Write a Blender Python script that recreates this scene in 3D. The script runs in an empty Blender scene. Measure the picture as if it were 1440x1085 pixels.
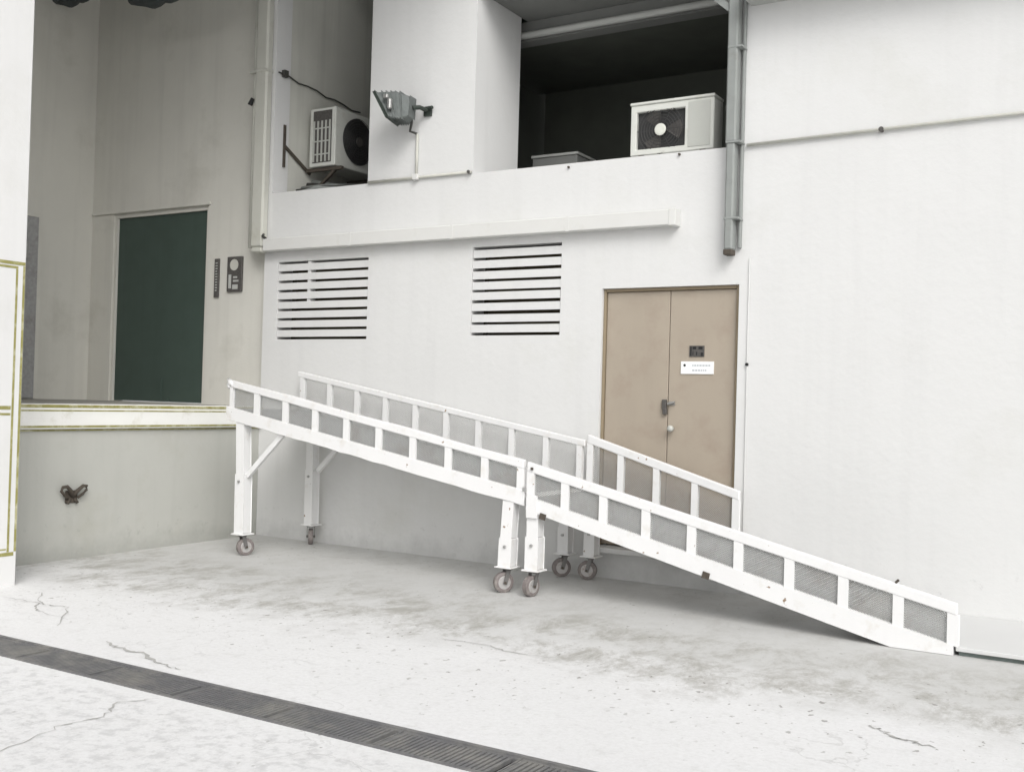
import bpy, bmesh, math, random
from mathutils import Vector, Matrix
random.seed(7)
S = bpy.context.scene
COL = S.collection

# ------------------------------------------------------------------ camera
cam_d = bpy.data.cameras.new('camera')
cam = bpy.data.objects.new('camera', cam_d)
COL.objects.link(cam)
cam_d.sensor_width = 36.0
cam_d.lens = 37.3
cam_d.clip_start = 0.05
cam_d.clip_end = 2000
cam.matrix_world = Matrix((
    (0.8559101, -0.0178387, 0.5168169, 8.0549),
    (0.5163407, -0.0255302, -0.8560026, -8.2131),
    (0.0284644, 0.9995149, -0.0126407, 1.5),
    (0, 0, 0, 1)))
S.camera = cam

# ------------------------------------------------------------------ world, sun, exposure
SUN_EL = math.radians(40)
SUN_AZ = math.radians(136)      # compass bearing of the sun, clockwise from +Y
w = bpy.data.worlds.new('World')
S.world = w
w.use_nodes = True
nt = w.node_tree
bg = nt.nodes['Background']
sky = nt.nodes.new('ShaderNodeTexSky')
sky.sky_type = 'NISHITA'
sky.sun_disc = False
sky.sun_elevation = SUN_EL
sky.sun_rotation = SUN_AZ
sky.dust_density = 4.0
sky.air_density = 1.0
hs = nt.nodes.new('ShaderNodeHueSaturation')     # overcast: the blue is mostly gone
hs.inputs['Saturation'].default_value = 0.12
nt.links.new(sky.outputs[0], hs.inputs['Color'])
nt.links.new(hs.outputs[0], bg.inputs['Color'])
bg.inputs['Strength'].default_value = 0.15
sd = bpy.data.lights.new('sun', 'SUN')
sd.energy = 1.0
sd.angle = math.radians(35)
sd.color = (1.0, 0.975, 0.94)
sun = bpy.data.objects.new('sun', sd)
COL.objects.link(sun)
sv = Vector((math.sin(SUN_AZ) * math.cos(SUN_EL), math.cos(SUN_AZ) * math.cos(SUN_EL), math.sin(SUN_EL)))
sun.rotation_euler = sv.to_track_quat('Z', 'Y').to_euler()
sun.location = (12, -12, 15)
S.view_settings.view_transform = 'Standard'
S.view_settings.look = 'None'
S.view_settings.gamma = 1
S.view_settings.use_curve_mapping = False
S.view_settings.exposure = 0.1
S.render.engine = 'CYCLES'
S.cycles.max_bounces = 8
S.cycles.diffuse_bounces = 5

# ------------------------------------------------------------------ helpers
def tag(o, label=None, cat=None, group=None, kind=None):
    if label: o['label'] = label
    if cat: o['category'] = cat
    if group: o['group'] = group
    if kind: o['kind'] = kind
    return o

def thing(name, loc, label, cat, group=None):
    o = bpy.data.objects.new(name, None)
    o.empty_display_size = 0.1
    o.location = loc
    COL.objects.link(o)
    return tag(o, label, cat, group)

def wpos(o):
    v = Vector((0, 0, 0))
    while o:
        v += o.location
        o = o.parent
    return v

def link(name, bm, m, parent=None, smooth=False, label=None, bevel=0):
    """bm is in world coordinates; the object's origin is the parent's."""
    if bevel:
        bmesh.ops.remove_doubles(bm, verts=bm.verts, dist=1e-5)
        bmesh.ops.bevel(bm, geom=[e for e in bm.edges if len(e.link_faces) == 2 and e.calc_face_angle(0) > 0.6],
                        offset=bevel, segments=1, affect='EDGES', clamp_overlap=True)
    if parent is not None:
        off = wpos(parent)
        for v in bm.verts: v.co -= off
    bmesh.ops.recalc_face_normals(bm, faces=bm.faces)
    me = bpy.data.meshes.new(name)
    bm.to_mesh(me); bm.free()
    for p in me.polygons: p.use_smooth = smooth
    me.materials.append(m)
    o = bpy.data.objects.new(name, me)
    COL.objects.link(o)
    if parent is not None: o.parent = parent
    if label: o['label'] = label
    return o

def BM(): return bmesh.new()

def box(bm, a, b):
    x0, y0, z0 = a; x1, y1, z1 = b
    vs = [bm.verts.new(c) for c in ((x0,y0,z0),(x1,y0,z0),(x1,y1,z0),(x0,y1,z0),(x0,y0,z1),(x1,y0,z1),(x1,y1,z1),(x0,y1,z1))]
    for f in ((0,3,2,1),(4,5,6,7),(0,1,5,4),(1,2,6,5),(2,3,7,6),(3,0,4,7)):
        bm.faces.new([vs[i] for i in f])
    return bm

def prism_y(bm, pts, y0, y1):
    """polygon given in x,z extruded from y0 to y1"""
    a = [bm.verts.new((x, y0, z)) for x, z in pts]
    b = [bm.verts.new((x, y1, z)) for x, z in pts]
    n = len(pts)
    bm.faces.new(a); bm.faces.new(b[::-1])
    for i in range(n):
        bm.faces.new((a[i], a[(i+1) % n], b[(i+1) % n], b[i]))
    return bm

def bar(bm, p, q, wd, ht, up=(0, 0, 1)):
    """rectangular bar from p to q"""
    p, q = Vector(p), Vector(q)
    d = (q - p).normalized()
    s = d.cross(Vector(up))
    if s.length < 1e-4: s = Vector((1, 0, 0))
    s.normalize(); u = s.cross(d)
    vs = []
    for e in (p, q):
        for i, j in ((-1,-1),(1,-1),(1,1),(-1,1)):
            vs.append(bm.verts.new(e + s*(i*wd/2) + u*(j*ht/2)))
    for f in ((0,1,2,3),(7,6,5,4),(0,4,5,1),(1,5,6,2),(2,6,7,3),(3,7,4,0)):
        bm.faces.new([vs[i] for i in f])
    return bm

def tube(bm, pts, r, n=10, caps=True):
    pts = [Vector(p) for p in pts]
    rings = []
    for i, p in enumerate(pts):
        d = (pts[min(i+1, len(pts)-1)] - pts[max(i-1, 0)]).normalized()
        a = Vector((0, 0, 1)) if abs(d.z) < 0.9 else Vector((1, 0, 0))
        s = d.cross(a).normalized(); u = s.cross(d)
        rr = r[i] if isinstance(r, (list, tuple)) else r
        rings.append([bm.verts.new(p + (s*math.cos(t) + u*math.sin(t))*rr) for t in (2*math.pi*k/n for k in range(n))])
    for A, B in zip(rings, rings[1:]):
        for k in range(n):
            bm.faces.new((A[k], A[(k+1) % n], B[(k+1) % n], B[k]))
    if caps:
        bm.faces.new(rings[0]); bm.faces.new(rings[-1][::-1])
    return bm

def torus(bm, c, axis, R, r, n=28, m=6):
    c = Vector(c); ax = Vector(axis).normalized()
    a = Vector((0,0,1)) if abs(ax.z) < .9 else Vector((1,0,0))
    s = ax.cross(a).normalized(); u = s.cross(ax)
    rings = []
    for i in range(n):
        t = 2*math.pi*i/n
        d = s*math.cos(t) + u*math.sin(t)
        rings.append([bm.verts.new(c + d*(R + r*math.cos(q)) + ax*(r*math.sin(q))) for q in (2*math.pi*k/m for k in range(m))])
    for i in range(n):
        A, B = rings[i], rings[(i+1) % n]
        for k in range(m):
            bm.faces.new((A[k], A[(k+1) % m], B[(k+1) % m], B[k]))
    return bm

def sheet_holes(bm, x0, x1, z0, z1, y0, y1, holes):
    """wall from y0 (front) to y1 (back) with rectangular holes (xa, xb, za, zb) and their reveals"""
    xs = sorted({x0, x1} | {h[0] for h in holes} | {h[1] for h in holes})
    zs = sorted({z0, z1} | {h[2] for h in holes} | {h[3] for h in holes})
    xs = [x for x in xs if x0 <= x <= x1]; zs = [z for z in zs if z0 <= z <= z1]
    cache = {}
    def V(x, y, z):
        k = (round(x, 5), round(y, 5), round(z, 5))
        if k not in cache: cache[k] = bm.verts.new((x, y, z))
        return cache[k]
    def solid(i, j):
        if i < 0 or j < 0 or i >= len(xs)-1 or j >= len(zs)-1: return False
        cx, cz = (xs[i]+xs[i+1])/2, (zs[j]+zs[j+1])/2
        return not any(h[0] < cx < h[1] and h[2] < cz < h[3] for h in holes)
    for i in range(len(xs)-1):
        for j in range(len(zs)-1):
            if not solid(i, j): continue
            a, b, c, d = xs[i], xs[i+1], zs[j], zs[j+1]
            bm.faces.new((V(a,y0,c), V(b,y0,c), V(b,y0,d), V(a,y0,d)))
            bm.faces.new((V(a,y1,d), V(b,y1,d), V(b,y1,c), V(a,y1,c)))
            if not solid(i-1, j): bm.faces.new((V(a,y0,c), V(a,y0,d), V(a,y1,d), V(a,y1,c)))
            if not solid(i+1, j): bm.faces.new((V(b,y0,d), V(b,y0,c), V(b,y1,c), V(b,y1,d)))
            if not solid(i, j-1): bm.faces.new((V(b,y0,c), V(a,y0,c), V(a,y1,c), V(b,y1,c)))
            if not solid(i, j+1): bm.faces.new((V(a,y0,d), V(b,y0,d), V(b,y1,d), V(a,y1,d)))
    return bm

def copy_tree(o, parent=None):
    c = o.copy(); COL.objects.link(c); c.parent = parent
    for ch in [x for x in bpy.data.objects if x.parent == o]:
        copy_tree(ch, c)
    return c

# ------------------------------------------------------------------ materials
def mat(name, col, rough=0.7, metal=0.0, spec=0.3, var=0.0, vscale=3.0, bump=0.0, bscale=60.0, dirt=None, dscale=1.2, dlo=.55, dhi=.75,
        chips=None, cscale=18, clo=.68, streak=0.0, splash=0.0):
    m = bpy.data.materials.new(name); m.use_nodes = True
    N = m.node_tree.nodes; L = m.node_tree.links
    b = N['Principled BSDF']
    b.inputs['Roughness'].default_value = rough
    b.inputs['Metallic'].default_value = metal
    b.inputs['Specular IOR Level'].default_value = spec
    geo = N.new('ShaderNodeNewGeometry')
    def noise(scale, det=5, vec=None, rgh=.55):
        n = N.new('ShaderNodeTexNoise'); n.inputs['Scale'].default_value = scale
        n.inputs['Detail'].default_value = det; n.inputs['Roughness'].default_value = rgh
        L.new(vec or geo.outputs['Position'], n.inputs['Vector']); return n.outputs['Fac']
    def ramp(v, lo, hi, a=0, c=1):
        r = N.new('ShaderNodeMapRange'); r.inputs['From Min'].default_value = lo; r.inputs['From Max'].default_value = hi
        r.inputs['To Min'].default_value = a; r.inputs['To Max'].default_value = c
        L.new(v, r.inputs['Value']); return r.outputs[0]
    def mix(f, A, B):
        x = N.new('ShaderNodeMix'); x.data_type = 'RGBA'
        if isinstance(f, float): x.inputs[0].default_value = f
        else: L.new(f, x.inputs[0])
        for s, v in ((6, A), (7, B)):
            if isinstance(v, tuple): x.inputs[s].default_value = (*v, 1)
            else: L.new(v, x.inputs[s])
        return x.outputs[2]
    c = tuple(col)
    if var:
        c = mix(noise(vscale), tuple(x*(1-var) for x in col), tuple(min(1, x*(1+var)) for x in col))
    if streak:
        mp = N.new('ShaderNodeMapping'); mp.inputs['Scale'].default_value = (6, 6, .35)
        L.new(geo.outputs['Position'], mp.inputs['Vector'])
        s = ramp(noise(1.0, 6, mp.outputs[0]), .5, .8, 0, streak)
        c = mix(s, c, tuple(x*.55 for x in col))
    if dirt:
        c = mix(ramp(noise(dscale, 8, rgh=.65), dlo, dhi, 0, .8), c, dirt)
    if splash:
        sp_ = N.new('ShaderNodeSeparateXYZ'); L.new(geo.outputs['Position'], sp_.inputs[0])
        ad = N.new('ShaderNodeMath'); ad.operation = 'MULTIPLY_ADD'; L.new(noise(4, 6, rgh=.7), ad.inputs[0]); ad.inputs[1].default_value = -.55; L.new(sp_.outputs['Z'], ad.inputs[2])
        ms = N.new('ShaderNodeMath'); ms.operation = 'MULTIPLY'
        L.new(ramp(ad.outputs[0], -.28, -.08, splash, 0), ms.inputs[0]); L.new(ramp(sp_.outputs['X'], 6.4, 4.6), ms.inputs[1])
        c = mix(ms.outputs[0], c, tuple(x*.55 for x in col))
        pk = N.new('ShaderNodeMath'); pk.operation = 'MULTIPLY'
        L.new(ramp(noise(9, 5, rgh=.7), .60, .64), pk.inputs[0]); L.new(ramp(sp_.outputs['Z'], .55, .15, 0, .6), pk.inputs[1])
        c = mix(pk.outputs[0], c, tuple(x*.78 for x in col))
    if chips:
        c = mix(ramp(noise(cscale, 3), clo, clo+.03), c, chips)
    if isinstance(c, tuple): b.inputs['Base Color'].default_value = (*c, 1)
    else: L.new(c, b.inputs['Base Color'])
    if bump:
        bp = N.new('ShaderNodeBump'); bp.inputs['Strength'].default_value = bump; bp.inputs['Distance'].default_value = .01
        L.new(noise(bscale, 4), bp.inputs['Height']); L.new(bp.outputs[0], b.inputs['Normal'])
    return m

M_wall = mat('white_wall_paint', (.675,.677,.670), .85, var=.03, vscale=1.3, bump=.3, bscale=14, dirt=(.56,.56,.52), dscale=.9, dlo=.55, dhi=.95, streak=.10, splash=.4)
M_pier = mat('white_pier_paint', (.68,.68,.675), .85, var=.03, vscale=1.3, bump=.2, bscale=20, dirt=(.55,.55,.51), dscale=.9, dlo=.55, dhi=.95, streak=.1)
M_alcove = mat('grey_alcove_paint', (.66,.65,.60), .85, var=.07, vscale=2.2, bump=.15, bscale=40, dirt=(.34,.33,.28), dscale=1.1, dlo=.55, dhi=.95, streak=.2)
M_dock = mat('dock_face_paint', (.47,.473,.44), .85, var=.06, vscale=2.0, bump=.2, bscale=30, dirt=(.38,.37,.31), dscale=1.6, dlo=.55, dhi=.95, streak=.15, splash=.4)
M_slab = mat('dock_floor_concrete', (.34,.33,.30), .85, var=.1, bump=.2)
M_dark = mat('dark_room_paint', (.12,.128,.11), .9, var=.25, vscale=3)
M_niche = mat('niche_paint', (.60,.60,.55), .85, var=.09, vscale=3, bump=.15, streak=.35)
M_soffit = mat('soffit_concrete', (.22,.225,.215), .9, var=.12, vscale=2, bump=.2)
M_beam = mat('beam_paint', (.45,.46,.44), .8, var=.1, vscale=4)
M_cavity = mat('vent_cavity', (.12,.10,.065), .9)
M_ramp = mat('white_ramp_paint', (.77,.77,.768), .5, spec=.35, var=.02, vscale=5, bump=.08, bscale=50, dirt=(.58,.54,.47), dscale=6, dlo=.55, dhi=.85, streak=.1,
             chips=(.28,.20,.14), cscale=20, clo=.71)
M_deck = mat('chequered_steel_deck', (.36,.365,.36), .6, metal=.25, var=.2, vscale=14, bump=.8, bscale=70, dirt=(.30,.29,.26), dscale=6, dlo=.5, dhi=.8)
M_brown = mat('tan_door_paint', (.385,.333,.270), .6, spec=.25, var=.07, vscale=2.5, bump=.06, bscale=80, dirt=(.29,.225,.18), dscale=3, dlo=.48, dhi=.9, streak=.1)
M_dframe = mat('brown_door_frame', (.27,.22,.15), .6, var=.08, vscale=8)
M_green = mat('dark_green_door_paint', (.060,.086,.073), .55, spec=.25, var=.12, vscale=5, bump=.05, dirt=(.06,.085,.075), dscale=3, dlo=.5, dhi=.9, streak=.25)
M_gdoor = mat('grey_speckled_door', (.36,.36,.36), .7, var=.3, vscale=30, dirt=(.25,.24,.23), dscale=7, dlo=.5, dhi=.7)
M_yellow = mat('olive_yellow_stripe', (.28,.265,.095), .7, var=.22, vscale=9, dirt=(.58,.56,.42), dscale=11, dlo=.46, dhi=.68)
M_strip = mat('white_bumper_paint', (.80,.80,.77), .7, var=.05, vscale=6, bump=.15, dirt=(.50,.48,.38), dscale=4, dlo=.55, dhi=.8, chips=(.17,.16,.12), cscale=11, clo=.72)
M_trunk = mat('trunking_paint', (.66,.66,.64), .6, var=.04, vscale=5, dirt=(.5,.5,.43), dscale=4, dlo=.6, dhi=.9)
M_pipe = mat('grey_painted_pipe', (.27,.285,.275), .5, spec=.4, var=.12, vscale=9, dirt=(.2,.2,.18), dscale=8, dlo=.55, dhi=.85, streak=.3)
M_cpipe = mat('cream_painted_pipe', (.54,.54,.49), .6, var=.07, vscale=6, dirt=(.36,.34,.27), dscale=5, dlo=.55, dhi=.9, streak=.3)
M_ac = mat('ac_casing', (.62,.63,.59), .5, var=.05, vscale=8, dirt=(.40,.39,.32), dscale=6, dlo=.55, dhi=.9, streak=.15)
M_acgrey = mat('ac_panel_grey', (.48,.49,.455), .5, var=.06, vscale=8, streak=.15)
M_acdark = mat('ac_grille_dark', (.045,.045,.045), .5, var=.2, vscale=30)
M_hub = mat('ac_fan_hub', (.66,.67,.61), .5, var=.1, vscale=30)
M_steel = mat('galvanised_steel', (.42,.42,.41), .4, metal=.7, var=.25, vscale=25)
M_tyre = mat('caster_rubber', (.20,.175,.17), .6, var=.2, vscale=30, dirt=(.34,.32,.29), dscale=20, dlo=.5, dhi=.7)
M_fork = mat('dull_fork_steel', (.20,.195,.19), .5, metal=.5, var=.3, vscale=25)
M_hubm = mat('caster_hub_metal', (.50,.49,.48), .45, metal=.4, var=.2, vscale=25, dirt=(.25,.18,.15), dscale=25, dlo=.5, dhi=.7)
M_iron = mat('rusty_iron', (.10,.085,.07), .75, metal=.3, var=.4, vscale=25, bump=.4)
M_flood = mat('floodlight_casting', (.15,.165,.16), .6, metal=.25, spec=.4, var=.3, vscale=20)
M_floodrim = mat('floodlight_rim', (.035,.045,.038), .5, var=.3, vscale=20)
M_glass = mat('floodlight_glass', (.30,.34,.35), .12, spec=.6)
M_plate = mat('dark_plate', (.09,.085,.08), .5, var=.5, vscale=45)
M_sign = mat('white_sign_plate', (.86,.87,.87), .4)
M_ink = mat('faded_print', (.45,.47,.50), .6)
M_black = mat('black_spot', (.02,.02,.02), .6)
M_cable = mat('dark_cable', (.06,.06,.055), .6, var=.3, vscale=20)
M_tarp = mat('dark_tarpaulin', (.07,.08,.08), .75, var=.3, vscale=6, bump=.5, bscale=14)
M_mesh = mat('grey_wire_mesh', (.32,.325,.32), .6, metal=.2, var=.15, vscale=20, dirt=(.2,.18,.155), dscale=4, dlo=.5, dhi=.8)
M_mesh_pale = mat('pale_wire_mesh', (.52,.52,.51), .6, metal=.1, var=.12, vscale=20)
M_grate = mat('drain_grate_steel', (.19,.19,.195), .6, metal=.35, var=.2, vscale=14, dirt=(.33,.32,.29), dscale=3.5, dlo=.46, dhi=.7)
M_trench = mat('drain_trench', (.05,.05,.045), .9)
M_crack = mat('ground_crack', (.43,.425,.41), .95, var=.3, vscale=20)
M_stain = mat('damp_stain', (.25,.26,.25), .7, var=.3, vscale=12)
M_lip_shadow = mat('lip_shadow_dark', (.16,.19,.18), .9, var=.3, vscale=12)  # greenish dark of the shadow under the apron lip
M_apron = mat('white_apron_paint', (.62,.622,.617), .85, var=.03, vscale=2, bump=.1)

def ground_mat():
    m = bpy.data.materials.new('weathered_concrete'); m.use_nodes = True
    N = m.node_tree.nodes; L = m.node_tree.links; b = N['Principled BSDF']
    b.inputs['Roughness'].default_value = .8; b.inputs['Specular IOR Level'].default_value = .25
    geo = N.new('ShaderNodeNewGeometry'); P = geo.outputs['Position']
    sep = N.new('ShaderNodeSeparateXYZ'); L.new(P, sep.inputs[0])
    def mapping(sc, vec=P, rot=0):
        q = N.new('ShaderNodeMapping'); q.inputs['Scale'].default_value = sc; q.inputs['Rotation'].default_value = (0,0,rot)
        L.new(vec, q.inputs['Vector']); return q.outputs[0]
    def noise(scale, det=6, vec=P, rgh=.6, dist=0):
        n = N.new('ShaderNodeTexNoise'); n.inputs['Scale'].default_value = scale; n.inputs['Detail'].default_value = det
        n.inputs['Roughness'].default_value = rgh; n.inputs['Distortion'].default_value = dist
        L.new(vec, n.inputs['Vector']); return n.outputs['Fac']
    def rng(v, lo, hi, a=0., c=1.):
        r = N.new('ShaderNodeMapRange'); r.interpolation_type = 'SMOOTHSTEP'
        r.inputs['From Min'].default_value = lo; r.inputs['From Max'].default_value = hi
        r.inputs['To Min'].default_value = a; r.inputs['To Max'].default_value = c
        L.new(v, r.inputs['Value']); return r.outputs[0]
    def mth(op, a, c):
        x = N.new('ShaderNodeMath'); x.operation = op
        for i, v in enumerate((a, c)):
            if isinstance(v, (int, float)): x.inputs[i].default_value = v
            else: L.new(v, x.inputs[i])
        return x.outputs[0]
    def mix(f, A, B):
        x = N.new('ShaderNodeMix'); x.data_type = 'RGBA'; L.new(f, x.inputs[0])
        for s, v in ((6, A), (7, B)):
            if isinstance(v, tuple): x.inputs[s].default_value = (*v, 1)
            else: L.new(v, x.inputs[s])
        return x.outputs[2]
    base = mix(noise(.8, 7), (.71,.71,.71), (.79,.79,.795))
    base = mix(rng(noise(9, 8, rgh=.75), .50, .72, 0, .35), base, (.47,.465,.45))
    wall_shade = rng(mth('ADD', sep.outputs['Y'], mth('MULTIPLY', mth('SUBTRACT', noise(1.3, 6, rgh=.7), .5), 1.8)), -3.0, -1.9)  # soft shade towards the wall, painted in as greyer concrete
    base = mix(mth('MULTIPLY', wall_shade, .75), base, (.50,.50,.485))
    fine = rng(noise(38, 6, rgh=.8), .35, .75, 0, .30)
    base = mix(fine, base, (.47,.465,.45))
    # the trodden, tyre-marked band that runs in front of the ramp
    wob = mth('MULTIPLY', mth('SUBTRACT', noise(.9, 3), .5), 1.6)
    yy = mth('ADD', sep.outputs['Y'], wob)
    band = mth('MULTIPLY', rng(yy, -3.2, -2.5), rng(yy, -1.9, -1.3, 1, .35))
    streaky = noise(2.2, 9, mapping((1.5, 1.0, 1), rot=.5), .82, .3)
    band = mth('MULTIPLY', band, rng(streaky, .42, .66))
    base = mix(mth('MULTIPLY', band, .85), base, (.34,.33,.30))
    # small pits and spalls
    spot = rng(noise(17, 4, mapping((1.2, .9, 1)), .5), .645, .69)
    area = mth('MAXIMUM', rng(noise(1.1, 3), .50, .62), mth('MULTIPLY', rng(yy, -3.9, -3.1), rng(yy, -2.6, -2.2, 1, 0)))
    base = mix(mth('MULTIPLY', mth('MULTIPLY', spot, area), .7), base, (.20,.19,.17))
    # hairline crazing, only in places
    wn = N.new('ShaderNodeTexNoise'); wn.inputs['Scale'].default_value = 2.5; wn.inputs['Detail'].default_value = 5; L.new(P, wn.inputs['Vector'])
    va = N.new('ShaderNodeVectorMath'); va.operation = 'MULTIPLY_ADD'
    L.new(wn.outputs['Color'], va.inputs[0]); va.inputs[1].default_value = (.9,.9,0); L.new(P, va.inputs[2])
    vo = N.new('ShaderNodeTexVoronoi'); vo.feature = 'DISTANCE_TO_EDGE'; vo.inputs['Scale'].default_value = 1.6
    L.new(va.outputs[0], vo.inputs['Vector'])
    cr = rng(vo.outputs['Distance'], .0, .012, 1, 0)
    cr = mth('MULTIPLY', cr, rng(noise(.7, 3), .50, .62))
    base = mix(mth('MULTIPLY', cr, .22), base, (.24,.235,.22))
    # rougher mottled concrete on the road side of the drain
    road = rng(sep.outputs['Y'], -4.75, -4.62, 1, 0)
    mott = mth('MULTIPLY', road, rng(noise(13, 6, rgh=.7), .46, .64, 0, .5))
    base = mix(mott, base, (.46,.46,.46))
    L.new(base, b.inputs['Base Color'])
    bp = N.new('ShaderNodeBump'); bp.inputs['Strength'].default_value = .35; bp.inputs['Distance'].default_value = .01
    L.new(noise(22, 8, rgh=.7), bp.inputs['Height']); L.new(bp.outputs[0], b.inputs['Normal'])
    return m
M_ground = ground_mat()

# ------------------------------------------------------------------ ground (structure)
DX0, DX1, DY0, DY1 = -1.0, 16.0, -4.595, -4.325      # drain channel
bm = BM()
def gq(x0, x1, y0, y1):
    bm.faces.new([bm.verts.new(c) for c in ((x0,y0,0),(x1,y0,0),(x1,y1,0),(x0,y1,0))])
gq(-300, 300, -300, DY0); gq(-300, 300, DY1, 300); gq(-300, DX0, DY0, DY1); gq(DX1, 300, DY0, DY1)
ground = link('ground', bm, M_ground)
tag(ground, kind='structure')

def ribbon(pts, wid, name, m, z=.003, jit=.02, sub=7):
    P = []
    for (a, b_) in zip(pts, pts[1:]):
        for k in range(sub):
            t = k/sub
            P.append((a[0]+(b_[0]-a[0])*t + random.uniform(-jit, jit), a[1]+(b_[1]-a[1])*t + random.uniform(-jit, jit)))
    P.append(pts[-1])
    bm = BM(); pv = None; n = len(P)
    for i, p in enumerate(P):
        q = P[min(i+1, n-1)]; o = P[max(i-1, 0)]
        d = Vector((q[0]-o[0], q[1]-o[1], 0)).normalized(); s = Vector((-d.y, d.x, 0))
        ww = wid*(.25 + random.random())*math.sin(math.pi*(i+.4)/(n+.2))**.5*.5
        c = Vector((p[0], p[1], z))
        v = (bm.verts.new(c+s*ww), bm.verts.new(c-s*ww))
        if pv: bm.faces.new((pv[0], pv[1], v[1], v[0]))
        pv = v
    return link(name, bm, m, ground)
ribbon([(2.78,-4.02),(2.95,-4.10),(3.2,-4.10),(3.42,-4.20),(3.62,-4.22)], .026, 'crack', M_crack)
ribbon([(4.05,-5.6),(3.95,-5.2),(3.98,-5.0),(3.86,-4.8),(3.95,-4.65)], .011, 'crack', M_crack)
ribbon([(1.15,-3.35),(1.55,-3.6),(1.75,-3.55),(2.2,-3.95)], .012, 'crack', M_crack)
ribbon([(1.1,-3.6),(1.5,-3.6),(1.7,-3.75),(2.1,-3.8)], .010, 'crack', M_crack)
ribbon([(6.93,-2.98),(7.03,-3.06),(7.14,-3.12),(7.26,-3.14)], .02, 'crack', M_crack)
ribbon([(4.3,-2.75),(4.6,-2.7),(4.8,-2.8),(5.1,-2.75)], .012, 'crack', M_crack)

# raised white-painted apron at the foot of the wall, on which the ramp comes down
def poly_slab(pts, z0, z1):
    bm = BM(); a = [bm.verts.new((x, y, z0)) for x, y in pts]; b = [bm.verts.new((x, y, z1)) for x, y in pts]
    bm.faces.new(a[::-1]); bm.faces.new(b); n = len(pts)
    for k in range(n): bm.faces.new((a[k], a[(k+1) % n], b[(k+1) % n], b[k]))
    return bm
apron = link('wall_apron', poly_slab([(7.045, -1.165), (24, -1.165), (24, -.002), (6.85, -.002), (6.85, -.16)], .028, .055), M_apron, bevel=.004)
tag(apron, kind='structure')
q = link('lip_shadow_base', poly_slab([(7.06, -1.135), (24, -1.10), (24, -.002), (6.86, -.002), (6.86, -.15)], .0, .027), M_lip_shadow, apron)  # recessed base, coloured dark to paint in the shadow under the apron

# ------------------------------------------------------------------ building
bld = thing('warehouse_building', (0, 0, 0), 'white painted warehouse wall with upper openings, slatted vents and a raised loading alcove', 'building')
NT = 7.2
holes = [(.08, 1.36, 3.595, NT-.4), (2.605, 5.115, 3.59, 5.30),
         (.20, 1.40, 2.055, 2.865), (2.63, 3.57, 2.08, 2.90),
         (3.98, 5.20, .27, 2.475)]
bm = BM()
sheet_holes(bm, 0, 24, -.3, NT, 0, .22, holes)
link('wall', bm, M_wall, bld)
bm = BM(); box(bm, (1.362, .22, 3.57), (2.603, .80, NT)); link('column', bm, M_wall, bld)
# upper plant room behind the openings
bm = BM(); box(bm, (-.2, .22, 3.40), (6.2, 3.2, 3.57)); link('plant_room_floor', bm, M_soffit, bld)
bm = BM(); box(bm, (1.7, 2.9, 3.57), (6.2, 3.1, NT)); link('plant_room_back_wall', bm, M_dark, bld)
bm = BM(); box(bm, (-.1, .22, 3.57), (.078, 3.1, NT)); link('plant_room_side_wall', bm, M_niche, bld)
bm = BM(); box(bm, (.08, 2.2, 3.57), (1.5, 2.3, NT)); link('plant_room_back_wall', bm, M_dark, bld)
bm = BM(); box(bm, (1.5, .80, 3.57), (1.62, 3.1, NT)); link('added_light_block', bm, M_dark, bld)  # hidden wall added to keep light out of the left opening
bm = BM(); box(bm, (6.0, .22, 3.57), (6.2, 3.1, NT)); link('plant_room_side_wall', bm, M_dark, bld)
bm = BM(); box(bm, (2.603, .22, 5.30), (6.0, 1.1, 5.42)); link('plant_room_ceiling', bm, M_soffit, bld)
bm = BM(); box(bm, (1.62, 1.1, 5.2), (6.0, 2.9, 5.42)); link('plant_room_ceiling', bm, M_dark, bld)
bm = BM(); box(bm, (1.66, .92, 5.10), (6.0, 1.08, 5.298)); link('ceiling_beam', bm, M_soffit, bld)
bm = BM(); tube(bm, [(1.7, .84, 5.13), (5.9, .84, 5.13)], .035, 10); link('ceiling_pipe', bm, M_beam, bld, smooth=True)
bm = BM(); box(bm, (-6.2, .0, NT), (24, 3.2, NT+.2)); link('roof_slab', bm, M_soffit, bld)
# unseen canopy over the alcove, its reach over the wall shaped for shade
bm = BM(); box(bm, (-6.2, -2.9, 6.45), (3.2, -.002, 6.65)); link('unseen_shade_canopy', bm, M_soffit, bld)
# shallow sunshade ledge over the right part of the wall
bm = BM(); box(bm, (5.24, -.3, 4.705), (24, -.002, 4.80)); link('ledge', bm, M_beam, bld, bevel=.006)

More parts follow.
